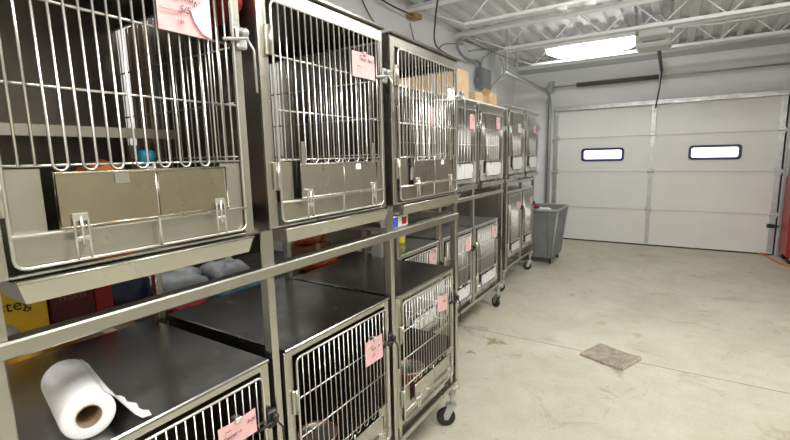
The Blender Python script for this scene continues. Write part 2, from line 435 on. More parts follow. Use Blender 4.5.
# opener
oy=6.45; o=(-.30,oy,2.84)
r=empty('door_opener',o,0,'pale garage door opener housing hung from slotted angles','door opener')
m=MB(); m.box(-.47,-.09,oy-.19,oy+.19,2.855,3.10,.03); m.build('housing',M['opener'],r,o)
m=MB()
for k in range(12): m.box(-.39+k*.02,-.379+k*.02,oy-.1925,oy-.19,2.905,2.925)
m.build('vents',M['dark'],r,o)
m=MB(); m.box(-.13,-.065,oy-.21,oy-.13,2.97,3.07,.006); m.build('light_lens',M['whiteplastic'],r,o)
m=MB(); m.box(-.14,-.05,oy-.21,oy-.10,3.07,3.115,.004); m.build('terminal_cover',M['wood'],r,o)
m=MB(); m.box(-.36,-.20,oy-.17,oy-.15,3.1,3.13); m.build('label_plate',M['whiteplastic'],r,o)
m=MB(); m.box(-.245,-.205,oy+.18,YD-.16,2.86,2.875); m.box(-.245,-.240,oy+.18,YD-.16,2.875,2.905); m.box(-.21,-.205,oy+.18,YD-.16,2.875,2.905)
m.build('drive_rail',M['dark'],r,o)
m=MB(); m.tube([(-.225,YD-.20,2.86),(-.235,YD-.22,2.62),(-.28,YD-.12,2.30)],.011,8); m.build('door_arm',M['dark'],r,o)
for xx in (-.45,-.10):
    m=MB(); A_=Vector((xx,5.87,3.27)); B_=Vector((xx,6.262,3.0)); n_=Vector((0,-.27,-.39)).normalized()*.003
    for e in (0,):
        m.add([A_+Vector((-.02,0,0)),A_+Vector((.02,0,0)),B_+Vector((.02,0,0)),B_+Vector((-.02,0,0)),A_+n_+Vector((-.02,0,0)),A_+n_+Vector((.02,0,0)),B_+n_+Vector((.02,0,0)),B_+n_+Vector((-.02,0,0))],[(0,1,2,3),(7,6,5,4),(0,4,5,1),(1,5,6,2),(2,6,7,3),(3,7,4,0)])
    st=m.build('hanger_strap',M['galv'],r,o)
    m=MB()
    for q in range(7):
        P_=A_.lerp(B_,(q+.6)/7)+n_*1.1; m.box(P_.x-.006,P_.x+.006,P_.y-.012,P_.y+.012,P_.z-.0105,P_.z-.0085)
    m.build('slots',M['dark'],st,o)
m=MB(); m.tube([(-.43,oy-.01,3.10),(-.30,oy-.01,3.27)],.012,4); m.build('hanger_brace',M['galv'],r,o)
m=MB(); m.tube([(-.12,oy,3.10),(-.25,oy,3.27)],.010,4); m.build('hanger_brace',M['galv'],r,o)

# lit fixture over the door
def fixture(x,y,z,lx,lm,label,along='x',wl=.085,hl=.062):
    r=empty('ceiling_light',(x,y,z),0,label,'ceiling light','long ceiling light fixtures')
    m=MB(); h=lx/2
    n=16; prof=[]
    vs=[];fs=[]; steps=9
    for i in range(steps):
        t=-h+2*h*i/(steps-1); k=max(.12,1-abs(t/h)**6)**.5
        for j in range(n+1):
            a=PI+PI*j/n
            vs.append((t,wl*k*math.cos(a),hl*k*math.sin(a)))
    for i in range(steps-1):
        for j in range(n):
            a=i*(n+1)+j; fs.append((a,a+1,a+n+2,a+n+1))
    fs.append(tuple(range(n+1))); fs.append(tuple((steps-1)*(n+1)+j for j in range(n+1))[::-1])
    vv=[p if along=='x' else (p[1],p[0],p[2]) for p in vs]
    m.add(vv,fs,True); m.build('lens',lm,r)
    m=MB()
    if along=='x': m.box(-h-.02,h+.02,-wl-.012,wl+.012,.002,.05,.008)
    else: m.box(-.075,.075,-h-.02,h+.02,.002,.05,.008)
    m.build('housing',M['whiteplastic'],r)
    m=MB()
    for s in (-.7,.7):
        if along=='x': m.rod((s*h,0,.05),(s*h,0,ZC-z),.004)
        else: m.rod((0,s*h,.05),(0,s*h,ZC-z),.004)
    m.build('suspension_rod',M['galv'],r)
fixture(-1.02,6.75,3.08,1.22,M['lamp'],'glowing white light fixture beside the door opener',wl=.13,hl=.13)
fixture(.55,3.3,3.16,1.22,M['lamp2'],'long glowing light fixture over the middle of the open floor')
fixture(.55,1.2,3.16,1.22,M['lamp2'],'long glowing light fixture above the near cage row aisle')
M['lamp3']=mat('added_fill_lens', (.9,.9,.9), .5, emit=(1,.985,.96), estr=14)  # lens of a lamp added out of view to brighten left wall
fixture(-1.75,1.6,3.16,1.22,M['lamp3'],'added out-of-view fill light brightening the left wall behind the near cages')
fixture(.35,-.9,3.16,1.22,M['lamp2'],'long glowing light fixture at the rear of the room')

# ================================================================== CAGES
def bankmat(x0): return Matrix.Translation((x0,0,0)) @ Matrix.Rotation(PI/2,4,'Z')
PW=.0032
def cage(X0,u0,u1,z0,z1,label,upper=True,foot=.05,see=False,depth=.655,detail=2,dz=None,brown=False,far=False):
    """u = along the row (+Y), d = into the row (-X). Built in bank axes, then parented to an empty at the cage's base."""
    um=(u0+u1)/2; off=(um,depth/2,z0)
    r=empty('animal_cage',bankmat(X0)@Vector(off),PI/2,label,'cage','upper row of animal cages' if upper else 'lower row of animal cages')
    fl=.034; fr=.030; hd=.042 if upper else .020; ft=.006 if upper else .014
    t=.004
    m=MB()   # shell
    m.box(u0,u1,0.012,depth,z1-t,z1) if not upper else m.box(u0,u1,.012,depth,z1-t,z1)
    m.box(u0,u1,.012,depth,z0,z0+t)
    m.box(u0,u1,depth-t,depth,z0+t,z1-t)
    m.box(u0,u0+t,.012,depth-t,z0+t,z1-t)
    if not see: m.box(u1-t,u1,.012,depth-t,z0+t,z1-t)
    else:
        zs=z0+ (z1-z0)*(.10 if upper else .36); ztp=(z1-.045) if upper else z1-.006
        if upper: m.box(u1-t,u1,.012,depth-t,ztp,z1-t)
        m.box(u1-t,u1,.012,depth-t,z0+t,zs)
    m.build('shell',M['steel_far'] if far else M['steel_in'],r,off)
    if see:
        g=MB(); n=int((depth-.06)/.03)
        for i in range(n+1):
            dd=.03+(depth-.05)*i/n; g.rod((u1-.003,dd,zs),(u1-.003,dd,ztp),.0023,5)
        for q in range(1,4): zz=zs+(ztp-zs)*q/4; g.rod((u1-.006,.02,zz),(u1-.006,depth-.01,zz),.0028,5)
        g.rod((u1-.006,.02,ztp),(u1-.006,depth-.01,ztp),.004,5); g.build('side_grille',M['wire'],r,off)
    if not upper:
        for uu in (u0+.02,u1-.02):
            for dd in (.008,depth-.02): MB().box(uu-.012,uu+.012,dd-.006,dd+.012,z0-foot,z0-.0005).build('foot',M['flange'],r,off)
    tp=MB(); lip=.014 if upper else .008
    tp.box(u0-(.004 if upper else 0),u1+(.004 if upper else 0),-lip,depth+.002,z1+.0005,z1+.012,.003)
    tp.build('top_panel',M['top_far'] if far else M['steel_top'],r,off)
    # face flange
    f=MB()
    f.box(u0,u0+fl,0,.012,z0,z1,.002); f.box(u1-fr,u1,0,.012,z0,z1,.002)
    f.box(u0+fl,u1-fr,0,.012,z1-hd,z1,.002); f.box(u0+fl,u1-fr,0,.012,z0,z0+ft,.002)
    f.build('face_frame',M['flange'],r,off)
    # door
    a,b=u0+fl+.006,u1-fr-.005
    zb,zt=(z0+.018,z1-hd-.008)
    if upper: w_low,w_bar,w2,w3,ft0=zb+(1.47-1.41)/.63*(zt-zb),zb+(1.597-1.41)/.635*(zt-zb),zb+(1.74-1.41)/.63*(zt-zb),zb+(1.893-1.41)/.63*(zt-zb),0
    else: w_low,w_bar,w2,w3=zb+.055,zb+.17,zb+.17+(zt-zb-.17)*.33,zb+.17+(zt-zb-.17)*.66
    d=-.012
    W=empty('door',(0,0,0)); W.parent=r
    wr=.0038; br=(.0034 if far else .0027) if upper else (.0030 if far else .0019)
    bars=MB()
    # perimeter with rounded corners
    rc=.018; P=[]
    for (cx,cz,s0) in ((b-rc,zt-rc,0),(a+rc,zt-rc,PI/2),(a+rc,zb+rc,PI),(b-rc,zb+rc,3*PI/2)):
        for k in range(4):
            an=s0+PI/2*k/3; P.append((cx+rc*math.cos(an),d,cz+rc*math.sin(an)))
    bars.tube(P,wr,6,closed=True)
    for zz in (w_bar,w2,w3): bars.rod((a,d+.006,zz),(b,d+.006,zz),.0031)
    bars.rod((a,d-.004,w_low),(b,d-.004,w_low),.0035)
    fa,fb=a+.092,b-.095; 
    if (b-a)<.55: fa,fb=a+.07,b-.07
    n=20 if (b-a)<.6 else 21; pitch=(b-a)/n
    idx=list(range(1,n)); ins=[i for i in idx if fa+.005<a+i*pitch<fb-.005]
    if len(ins)%2: ins=ins[:-1]
    for i in idx:
        x=a+i*pitch
        if i in ins: continue
        bars.rod((x,d,w_bar),(x,d,zt),br,5)
    for q in range(0,len(ins),2):
        x0=a+ins[q]*pitch; x1=a+ins[q+1]*pitch; rad=(x1-x0)/2; cx=(x0+x1)/2; zc=w_bar+.002
        pts=[(x0,d,zt)]+[(cx-rad*math.cos(PI*k/6),d-.004,zc-rad*math.sin(PI*k/6)) for k in range(7)]+[(x1,d,zt)]
        bars.tube(pts,br,5)
    mid=(fa+fb)/2+.01
    bars.rod((mid,d-.008,zb),(mid,d-.008,w_bar),.0035)
    bo=bars.build('bars',M['wire'],r,off)
    bpy.data.objects.remove(W)
    bo.name='door'
    dr=bo
    # solid lower plates with the feeder opening
    zp=w_bar-.006; zf0=w_low+(.004 if upper else .02); 
    pl=MB(); pd0,pd1=d+.007,d+.0095
    pl.box(a+.004,fa-.012,pd0,pd1,zf0,zp); pl.box(fb+.004,b-.004,pd0,pd1,zf0,zp); pl.box(a+.004,b-.004,pd0,pd1,zb+.004,zf0)
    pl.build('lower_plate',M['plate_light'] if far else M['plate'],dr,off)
    fd=MB(); z0f,z1f=zf0+.006,zp-.012
    if far: z0f-=.03
    fd.box(fa+.004,mid-.003,d-.014,d-.010,z0f,z1f); fd.box(mid+.003,fb,d-.014,d-.010,z0f,z1f)
    if far: fd.cur=1
    fd.tube([(fa,d-.016,z0f-.003),(fb+.004,d-.016,z0f-.003),(fb+.004,d-.016,z1f+.003),(fa,d-.016,z1f+.003)],.0035,6,closed=True)
    fo=fd.build('feeder_door',M['plate_brown'] if brown else [M['whiteplastic'],M['navy']] if far else M['plate'],dr,off)
    # small tab on feeder door
    tabs=[fa+(mid-fa)*.62] if brown else [fa+(mid-fa)*.55,mid+(fb-mid)*.42]
    for ti,xx in enumerate(tabs): MB().box(xx-.014,xx+.014,d-.0165,d-.0145,z1f-.022,z1f+.004).build('latch_tab',M['paper'] if ti==1 and upper else M['flange'],dr,off)
    if upper and not brown:
        for xx in (fa+.012,fb-.02): MB().box(xx-.008,xx+.008,d-.022,d-.012,w_bar-.022,w_bar+.055,.002).build('slide_guide',M['flange'],dr,off)
    # wire hooks bridging feeder bottom to the door bottom
    for xx in ((fa+.035,fb-.02)):
        hk=MB()
        for e in (-.012,.012):
            hk.tube([(xx+e,d-.014,w_low+.030),(xx+e,d-.019,w_low+.02),(xx+e,d-.018,zb+.004)],.0024,5)
        hk.rod((xx,d-.020,w_low+.028),(xx,d-.020,w_low-.028),.0028,5)
        hk.box(xx-.014,xx+.014,d-.021,d-.014,w_low+.018,w_low+.034,.002); hk.box(xx-.014,xx+.014,d-.021,d-.015,w_low-.022,w_low-.012,.002)
        hk.build('hook',M['wire'],dr,off)
    # hinges (left) and latch (right)
    for zz in ((zt-.11,zb+.14) if upper else (zt-.15,zb+.12)):
        h=MB(); h.box(a-.020,a-.008,-.010,-.0005,zz-.042,zz+.042,.002); h.rod((a-.006,d,zz-.042),(a-.006,d,zz+.042),.0045,8)
        h.build('hinge',M['flange'],dr,off)
    lz=w3+.02 if upper else w3
    l=MB(); l.box(b+.006,b+.040,-.022,-.001,lz-.028,lz+.028,.005)
    l.lathe([(.004,0),(.011,.004),(.011,.012),(.006,.018)],(b+.022,-.042,lz+.012),'y',10)
    l.tube([(b-.035,d-.004,lz-.012),(b+.012,d-.014,lz-.004),(b+.030,-.036,lz)],.005,6)
    l.tube([(b+.026,-.034,lz-.002),(b+.042,-.040,lz-.03),(b+.046,-.038,lz-.14)],.0035,6)
    l.build('latch',M['dark'] if not upper else M['galv'],dr,off)
    # drip pan below the door
    if upper:
        p=MB(); q0,q1=u0+.034,u1-.028
        vs=[(q0,-.030,z0-.003),(q1,-.030,z0-.003),(q0+.012,-.020,z0-.045),(q1-.012,-.020,z0-.045),(q0,.10,z0-.005),(q1,.10,z0-.005),(q0+.012,.10,z0-.045),(q1-.012,.10,z0-.045)]
        p.add(vs,[(0,1,3,2),(0,4,5,1),(2,3,7,6),(0,2,6,4),(1,5,7,3),(4,6,7,5)])
        p.rod((q0,-.031,z0-.003),(q1,-.031,z0-.003),.003)
        p.build('drip_pan',M['flange'],r,off)
    return dict(a=a,b=b,zb=zb,zt=zt,w_bar=w_bar,w3=w3,off=off)

def rack(X0,posts,zr,ztop,depth,label,back=False,cz=.265,phi=2.14,backposts=True):
    o=(posts[0],0,0); bm=bankmat(X0)
    r=empty('cage_rack',bm@Vector(o),PI/2,label,'rack','steel cage racks on casters')
    hw=.0135
    for i,u in enumerate(posts):
        MB().box(u-hw,u+hw,-.006,.03,cz+.03,zr-.03,.003).build('post',M['rail'],r,o)
        if backposts:
            MB().box(u-hw,u+hw,depth-.03,depth+.004,cz+.03,zr-.03,.003).build('post',M['rail'],r,o)
        for (da,db) in ((.002,.03),(depth-.03,depth-.003)):
            m=MB(); m.box(u-.022,u+.022,da,da+.006,zr+.0005,ztop); m.box(u-.003,u+.003,da+.006,db,zr+.0005,ztop); m.build('upright_angle',M['rail'],r,o)
    a,b=posts[0]-hw,posts[-1]+hw
    m=MB(); m.box(a,b,-.012,.03,zr-.034,zr,.004); m.build('front_rail',M['rail'],r,o)
    m=MB(); m.box(a,b,depth-.03,depth+.006,zr-.03,zr,.004); m.build('back_rail',M['rail'],r,o)
    for u in (posts[0],posts[-1]):
        m=MB(); m.box(u-hw,u+hw,.031,depth-.031,zr-.03,zr,.003); m.build('end_rail',M['rail'],r,o)
        m=MB(); m.box(u-hw,u+hw,.031,depth-.031,cz,cz+.03,.003); m.build('base_end_rail',M['rail'],r,o)
    m=MB(); m.box(a,b,-.008,.028,cz,cz+.03,.004); m.build('base_rail',M['rail'],r,o)
    m=MB(); m.box(a,b,depth-.03,depth+.004,cz,cz+.03,.004); m.build('base_rail',M['rail'],r,o)
    for u in posts[1:-1]:
        m=MB(); m.box(u-.012,u+.012,.03,depth-.031,cz+.002,cz+.028); m.build('base_cross_rail',M['rail'],r,o)
    if back:
        m=MB(); m.box(a+.03,b-.03,depth-.034,depth-.031,zr-.30,zr-.035); m.build('back_panel',M['steel_in'],r,o)
    R=.056
    for u,dd,ph in ((posts[0]+.03,.03,2.6),(posts[-1]-.012,.022,phi),(posts[0]+.03,depth-.05,.5),(posts[-1]-.02,depth-.05,.9)):
        T=Matrix.Translation((u,dd,0))@Matrix.Rotation(ph,4,'Z')
        def tr(mb): mb.v=[tuple(T@Vector(p)) for p in mb.v]; return mb
        c=MB(); c.lathe([(.006,cz),(.034,cz-.001),(.044,cz-.008),(.044,cz-.018),(.03,cz-.026),(.012,cz-.10),(.012,cz-.13)],(0,0,0),'z',18)
        co=tr(c).build('caster',M['bumper'],r,o)
        f=MB()
        for s_ in (-1,1):
            vs=[]
            for (px,pz) in ((-.02,.135),(.03,.135),(.052,R+.02),(.047,R-.01),(.024,R-.012)):
                vs += [(px,s_*.019,pz),(px,s_*.023,pz)]
            k=5; fs=[tuple(2*i for i in range(k)),tuple(2*i+1 for i in range(k))[::-1]]+[(2*i,2*((i+1)%k),2*((i+1)%k)+1,2*i+1) for i in range(k)]
            f.add(vs,fs)
        f.box(-.025,.035,-.023,.023,.131,.139); f.lathe([(.006,-.026),(.006,.026)],(.036,0,R),'y',8)
        tr(f).build('fork',M['galv'],co,o)
        wv=MB(); wv.lathe([(.01,-.014),(R-.016,-.014),(R-.004,-.014),(R,-.008),(R,.008),(R-.004,.014),(R-.016,.014),(.01,.014)],(.036,0,R),'y',24)
        tr(wv).build('wheel',M['rubber'],co,o)
    return r

# ---- bank 1
X1,X2,X3=-1.0,-1.44,-1.57
D1=.655
rack(X1,[.222,.853,1.523,2.185],1.285,1.392,D1,'steel caster rack carrying the six nearest cages')
c11=cage(X1,.226,.808,1.393,2.10,'nearest upper cage at top left holding a blue capped bottle',True,see=True,brown=True)
c12=cage(X1,.867,1.490,1.393,2.10,'second upper cage, tall barred door with a flat pink card',True,see=True)
c13=cage(X1,1.549,2.208,1.393,2.098,'third upper cage with see through side and folded white card',True,see=True)
b11=cage(X1,.262,.824,.345,.992,'nearest lower cage with the paper towel roll on top',False)
b12=cage(X1,.888,1.488,.345,.99,'lower cage directly beside the towel roll cage with bowl inside',False)
b13=cage(X1,1.549,2.148,.345,.974,'lower cage at the aisle end of the nearest rack with two bowls',False,see=True)
# ---- bank 2
rack(X2,[2.265,2.865,3.512,4.262],1.255,1.355,D1,'middle steel caster rack between the near rack and the bin end rack',back=True,phi=1.0)
c21=cage(X2,2.262,2.89,1.356,2.025,'upper cage of the middle rack seen through the third near cage',True,far=True)
c22=cage(X2,2.925,3.575,1.356,2.025,'centre upper cage of the middle rack under the small cardboard box',True,far=True)
c23=cage(X2,3.61,4.275,1.356,2.025,'last upper cage of the middle rack toward the garage door',True,far=True)
b21=cage(X2,2.285,2.84,.335,.962,'lower cage of the middle rack with the yellow cup on top',False,far=True,foot=.04)
b22=cage(X2,2.90,3.485,.335,.965,'centre lower cage of the middle rack',False,far=True,foot=.04)
b23=cage(X2,3.54,4.14,.335,.965,'last lower cage of the middle rack beside the black caster wheel',False,far=True,foot=.04)
# ---- bank 3
rack(X3,[4.80,5.385,5.95],1.29,1.36,D1,'farthest steel caster rack beside the grey bin')
c31=cage(X3,4.80,5.45,1.361,2.13,'farthest rack upper cage nearer the camera with white card',True,far=True)
c32=cage(X3,5.48,6.12,1.361,2.13,'farthest upper cage of all, next to the garage door track',True,far=True)
b31=cage(X3,4.825,5.37,.38,1.165,'tall lower cage of the farthest rack nearer the camera',False,far=True,foot=.085)
b32=cage(X3,5.40,5.905,.38,1.165,'tall lower cage closest to the grey bin',False,far=True,foot=.085)

# ---- name cards
def name_card(X0,u,z,w,h,label,lines=(),mt='pink',tilt=0,dout=.020,clear=False):
    p=bankmat(X0)@Vector((u,-dout,z))
    r=empty('name_card',p,PI/2,label,'card','name cards clipped on the cage doors'); r.rotation_euler=(0,tilt,PI/2)
    r.rotation_mode='XYZ'; r.rotation_euler=(0,0,PI/2)
    Rm=Matrix.Rotation(tilt,4,'Y')
    m=MB(); n=6; vs=[];fs=[]
    for i in range(n+1):
        for j in range(n+1):
            x=-w/2+w*i/n; zz=-h/2+h*j/n
            y=-.004*math.sin(3*i/n)*(j/n) - .003*(1-j/n)*(i/n)
            vs.append(Rm@Vector((x,y,zz)))
    N=(n+1)**2
    vs += [v+Vector((0,.0012,0)) for v in vs]
    for i in range(n):
        for j in range(n):
            a=i*(n+1)+j; fs += [(a,a+n+1,a+n+2,a+1),(N+a,N+a+1,N+a+n+2,N+a+n+1)]
    for i in range(n):
        a=i*(n+1); b=(i+1)*(n+1); fs += [(a,N+a,N+b,b),(a+n,b+n,N+b+n,N+a+n)]
        a=i; b=i+1; fs += [(a,b,N+b,N+a),(n*(n+1)+a,N+n*(n+1)+a,N+n*(n+1)+b,n*(n+1)+b)]
    m.add(vs,fs); m.build('card',M[mt],r)
    for (txt,sz,dx,dz2,mk) in lines:
        q=Rm@Vector((dx*w,-.0078,dz2*h))
        text_mesh(txt,sz,'writing',M[mk],r,q,(PI/2,tilt,0))
    c=MB(); c.box(-.010,.010,-.009,.0165,h/2-.010,h/2+.006,.002)
    c.v=[tuple(Rm@Vector(p)) for p in c.v]; c.build('clip',M['wire'],r)
    if clear:
        s=MB(); k=MB()
        pts=[(.5,.38),(.5,-.49),(.30,-.42),(.16,-.20),(.10,.02),(.20,.12),(.36,.30)]
        vv=[Rm@Vector((a*w,-.0085,b*h)) for a,b in pts]; vv += [v+Vector((0,.0008,0)) for v in vv]; nn=len(pts)
        s.add(vv,[tuple(range(nn)),tuple(range(nn,2*nn))[::-1]]+[(i,i+nn,(i+1)%nn+nn,(i+1)%nn) for i in range(nn)])
        s.build('sleeve_glare',M['sleeve'],r)  # pale patch painted as white glare on the card's plastic sleeve
    return r
name_card(X1,.635,1.948,.128,.105,'large pink card with painted white sleeve glare on the nearest upper cage',
  [('Magnolia',.019,-.10,.20,'ink'),('N',.02,.22,.12,'ink'),('5/5',.022,-.02,-.06,'ink'),('Name/Number',.009,-.28,-.10,'redink'),('cat',.014,-.12,-.30,'ink')],clear=True)
name_card(X1,1.335,1.935,.135,.088,'square pink card near the top of the second upper cage door',
  [('Sissy  Apt 2',.018,.10,.18,'ink'),('Cage',.009,-.22,.34,'ink'),('Name',.008,-.28,-.10,'redink')])
name_card(X1,2.09,1.915,.075,.062,'small folded white card on the third upper cage door',[('N',.016,0,0,'ink')],mt='paper',tilt=-.2)
name_card(X1,.688,.852,.122,.072,'pink card reading a name and date on the nearest lower cage',
  [('Sweet',.017,-.26,-.05,'ink'),('9-20',.015,.32,.12,'ink'),('Name',.008,-.30,.25,'redink'),('cat',.010,.0,-.02,'redink')])
name_card(X1,1.345,.822,.118,.102,'pink card with white folded top on the lower cage beside the towel roll cage',
  [('Sunny    cat',.013,.02,.10,'ink'),('Name',.008,-.22,.26,'redink'),('2/15',.010,-.12,-.16,'redink')])
name_card(X1,1.975,.83,.105,.085,'tilted pink card on the lower cage by the aisle corner caster',[('Tiger',.013,0,.1,'ink')],tilt=.15)
for (X0,u,z,lab,mt) in ((X2,2.70,1.88,'pink card on the middle rack upper cage seen through bars','pink'),(X2,3.43,1.875,'pink card on the centre upper cage of the middle rack','pink'),(X2,4.075,1.895,'pink card on the last upper cage of the middle rack','pink'),
   (X2,2.70,.855,'pink card on the middle rack lower cage under the yellow cup','pink'),(X2,3.35,.852,'pink card on the centre lower cage of the middle rack','pink'),(X2,3.985,.862,'pink card on the last lower cage of the middle rack','pink'),
   (X3,5.19,1.905,'white card on the farthest rack upper cage nearer the camera','paper'),(X3,5.86,1.92,'pink card on the farthest upper cage by the red cloth','pink'),
   (X3,5.20,.98,'pink card on the tall lower cage of the farthest rack nearer the camera','pink'),(X3,5.78,.99,'pink card on the tall lower cage closest to the bin','pink')):
    name_card(X0,u,z,.10,.115 if X0==X2 else .10,lab,[('Cat',.02,0,.1,'redink')],mt=mt)
m=MB(); m.box(-.04,.04,-.001,.001,-.03,.03)

# ================================================================== THINGS ON AND IN THE CAGES
def crumple(name,c,size,m,label,cat,seed,group=None,rz=0,amp=.25):
    """wrinkled soft pillow-like bag resting on z=c.z"""
    rnd=random.Random(seed); N=22; Kk=12; vs=[];fs=[]
    ph=[rnd.uniform(0,6.28) for _ in range(12)]
    def wob(a,b): return (math.sin(3*a+ph[0])*math.sin(2*b+ph[1])+.7*math.sin(5*a+ph[2]+2*b)+.5*math.sin(9*a+ph[3]-4*b)+.4*math.sin(13*a+6*b+ph[4]))/2.6
    for j in range(Kk+1):
        b=-PI/2+PI*j/Kk
        for i in range(N):
            a=2*PI*i/N
            k=1+amp*wob(a,b)
            ex=lambda v: math.copysign(abs(v)**.6,v)
            x=ex(math.cos(a))*abs(math.cos(b))**.5*size[0]/2*k; y=ex(math.sin(a))*abs(math.cos(b))**.5*size[1]/2*k
            z=size[2]/2*(1+math.sin(b)*k); vs.append((x,y,max(0,z)))
    for j in range(Kk):
        for i in range(N): fs.append((j*N+i,j*N+(i+1)%N,(j+1)*N+(i+1)%N,(j+1)*N+i))
    o=MB().add(vs,fs,True).build(name,m); o.location=c; o.rotation_euler=(0,0,rz)
    return tag(o,label,cat,group)
def carton(name,c,size,m,label,cat,rz=0,flaps=False,tape=True,group=None):
    r=empty(name,c,rz,label,cat,group); x,y,z=size[0]/2,size[1]/2,size[2]
    b=MB(); t=.004
    if flaps:
        b.box(-x,x,-y,-y+t,0,z);b.box(-x,x,y-t,y,0,z);b.box(-x,-x+t,-y+t,y-t,0,z);b.box(x-t,x,-y+t,y-t,0,z);b.box(-x,x,-y,y,0,t)
    else: b.box(-x,x,-y,y,0,z,.003)
    b.build('carton',m,r)
    if flaps:
        for (sx) in (-1,1):
            f=MB(); f.add([(sx*x,-y,z),(sx*x,y,z),(sx*(x+.05),y*.95,z+.05),(sx*(x+.05),-y*.95,z+.05),(sx*x-.003*sx,-y,z),(sx*x-.003*sx,y,z),(sx*(x+.047),y*.95,z+.052),(sx*(x+.047),-y*.95,z+.052)],[(0,1,2,3),(7,6,5,4),(0,4,5,1),(2,6,7,3),(1,5,6,2),(0,3,7,4)])
            f.build('flap',m,r)
    elif tape:
        f=MB(); f.box(-x-.001,x+.001,-.02,.02,z,z+.001); f.box(x,x+.001,-.02,.02,z-.06,z); f.build('tape',M['sleeve'] if 0 else M['card2'],r)
    return r

# paper towel roll
def towel():
    R=.052; L=.25; c0=Vector((-1.035,.364,1.0055+R)); dirv=Vector((-.26,.050,0)).normalized(); ang=math.atan2(dirv.y,dirv.x)
    r=empty('paper_towel_roll',(c0.x,c0.y,1.0055),ang,'white paper towel roll with loose end lying on the nearest lower cage','paper towel roll')
    m=MB(); n=40; vs=[];fs=[]
    prof=[(.024,.004),(R-.006,0),(R-.001,.003),(R,.012),(R,L-.012),(R-.003,L-.003),(R-.012,L),(.024,L-.004)]
    for (rr,h) in prof:
        for j in range(n):
            a=2*PI*j/n; vs.append((h,rr*math.cos(a),R+rr*math.sin(a)))
    for i in range(len(prof)-1):
        for j in range(n): fs.append((i*n+j,(i+1)*n+j,(i+1)*n+(j+1)%n,i*n+(j+1)%n))
    m.add(vs,fs,True); m.build('roll',M['towel'],r)
    # loose sheet: unrolls from the right side and rests on the top
    m=MB(); vs=[];fs=[]; pts=[]
    for k in range(6): a=.35-(.35+PI/2)*k/5; pts.append((R+.001)*Vector((math.cos(a),math.sin(a)))+Vector((0,R)))
    base=[(math.cos(.9)*R+.001,R+math.sin(.9)*R),(R*.92,R*1.42),(R*1.02,R*1.05),(R*1.08,R*.7),(R*1.12,R*.35),(R*1.18,.006),(R*1.25,.003)]
    nx=14
    for i in range(nx+1):
        t=i/nx
        for k,(yy,zz) in enumerate(base):
            w=k/(len(base)-1)
            e=.004*math.sin(9*t*3+k)*w
            ext=.052*(1-t)**.9*w**1.7
            vs.append((.006+t*(L-.012)-.014*w*(1-t)**2, -(yy+ext+.5*e*(k>3)), max(.0008,zz+e*(k>4))))
    K=len(base); 
    n0=len(vs); vs += [(a,b-.0006,c+.0012) for a,b,c in vs]
    for i in range(nx):
        for k in range(K-1):
            q=i*K+k; fs += [(q,q+1,q+K+1,q+K),(n0+q,n0+q+K,n0+q+K+1,n0+q+1)]
    for i in range(nx): q=i*K+K-1; fs.append((q,q+K,n0+q+K,n0+q))
    m.add(vs,fs,True); m.build('loose_sheet',M['towel'],r)
    m=MB(); vs=[];fs=[]
    for (rr,h) in ((.024,.001),(.0228,.0005),(.0228,L-.001),(.024,L-.001)):
        for j in range(24): a=2*PI*j/24; vs.append((h,rr*math.cos(a),R+rr*math.sin(a)))
    for i in range(4):
        for j in range(24): fs.append((i*24+j,((i+1)%4)*24+j,((i+1)%4)*24+(j+1)%24,i*24+(j+1)%24))
    m.add(vs,fs,True); m.build('core',[M['core']],r)
towel()

# storage shelf behind near rack
r=empty('storage_shelf',(-2.15,1.2,0),0,'dark wooden storage shelf behind the nearest rack','shelf')
o=(-2.15,1.2,0)
MB().box(-2.58,-1.70,-.2,2.2,.88,.92,.004).build('shelf_board',M['storage'],r,o)
for (xx,yy) in ((-1.74,-.16),(-1.74,2.16),(-2.54,-.16),(-2.54,2.16)): MB().box(xx-.025,xx+.025,yy-.025,yy+.025,0,.88).build('leg',M['storage'],r,o)
MB().box(-2.60,-2.58,-.2,2.2,.0,1.7).build('back_board',M['storage'],r,o)
T=.9215
r=carton('food_box',(-1.86,.455,T),(.12,.20,.32),M['yellow'],'bright yellow printed food carton behind the nearest rack','box',0,tape=False)
text_mesh('steg',.055,'lettering',M['ink'],r,(.0612,.012,.205),(PI/2,0,PI/2),0,.0005)
m=MB(); m.lathe([(.045,0),(.05,.0008)],(.0605,-.03,.115),'x',20); m.build('white_picture',M['paper'],r)
r=carton('snack_box',(-1.88,.638,T),(.12,.14,.28),M['maroon'],'dark maroon printed carton right of the yellow carton','box',0,tape=False)
text_mesh('TREATS',.026,'lettering',M['redink'],r,(.0612,0,.19),(PI/2,0,PI/2),0,.0005)
carton('snack_box',(-1.88,.742,T),(.11,.06,.27),M['redbox'],'bright red narrow carton beside the maroon carton','box',0,tape=False)
crumple('plastic_bag',(-2.04,.87,T),(.22,.22,.24),M['navybag'],'dark blue plastic bag right of the red carton','bag',3,'bags on the storage shelf')
crumple('plastic_bag',(-2.01,1.12,T),(.24,.28,.15),M['whitebag'],'pale grey crumpled plastic bag behind the nearest cage rail','bag',5,'bags on the storage shelf',amp=.35)
crumple('plastic_bag',(-2.02,1.42,T),(.24,.22,.14),M['whitebag'],'pale grey bag heaped beside the teal bag','bag',8,'bags on the storage shelf',amp=.35)
crumple('food_bag',(-1.775,.43,T),(.15,.36,.125),M['yellowbag'],'orange yellow pet food bag lying behind the towel roll','bag',2,'bags on the storage shelf',amp=.12)
carton('cardboard_tray',(-1.78,.72,T),(.12,.20,.05),M['card_dark'],'flat brown cardboard tray beside the orange food bag','box')
crumple('cloth',(-1.80,1.06,T),(.12,.18,.06),M['redcloth'],'small red cloth bundle behind the cages','cloth',9,amp=.3)
crumple('plastic_bag',(-1.79,1.36,T),(.12,.30,.06),M['bluebag'],'teal blue flattened bag beside the red cloth','bag',11,'bags on the storage shelf',amp=.15)
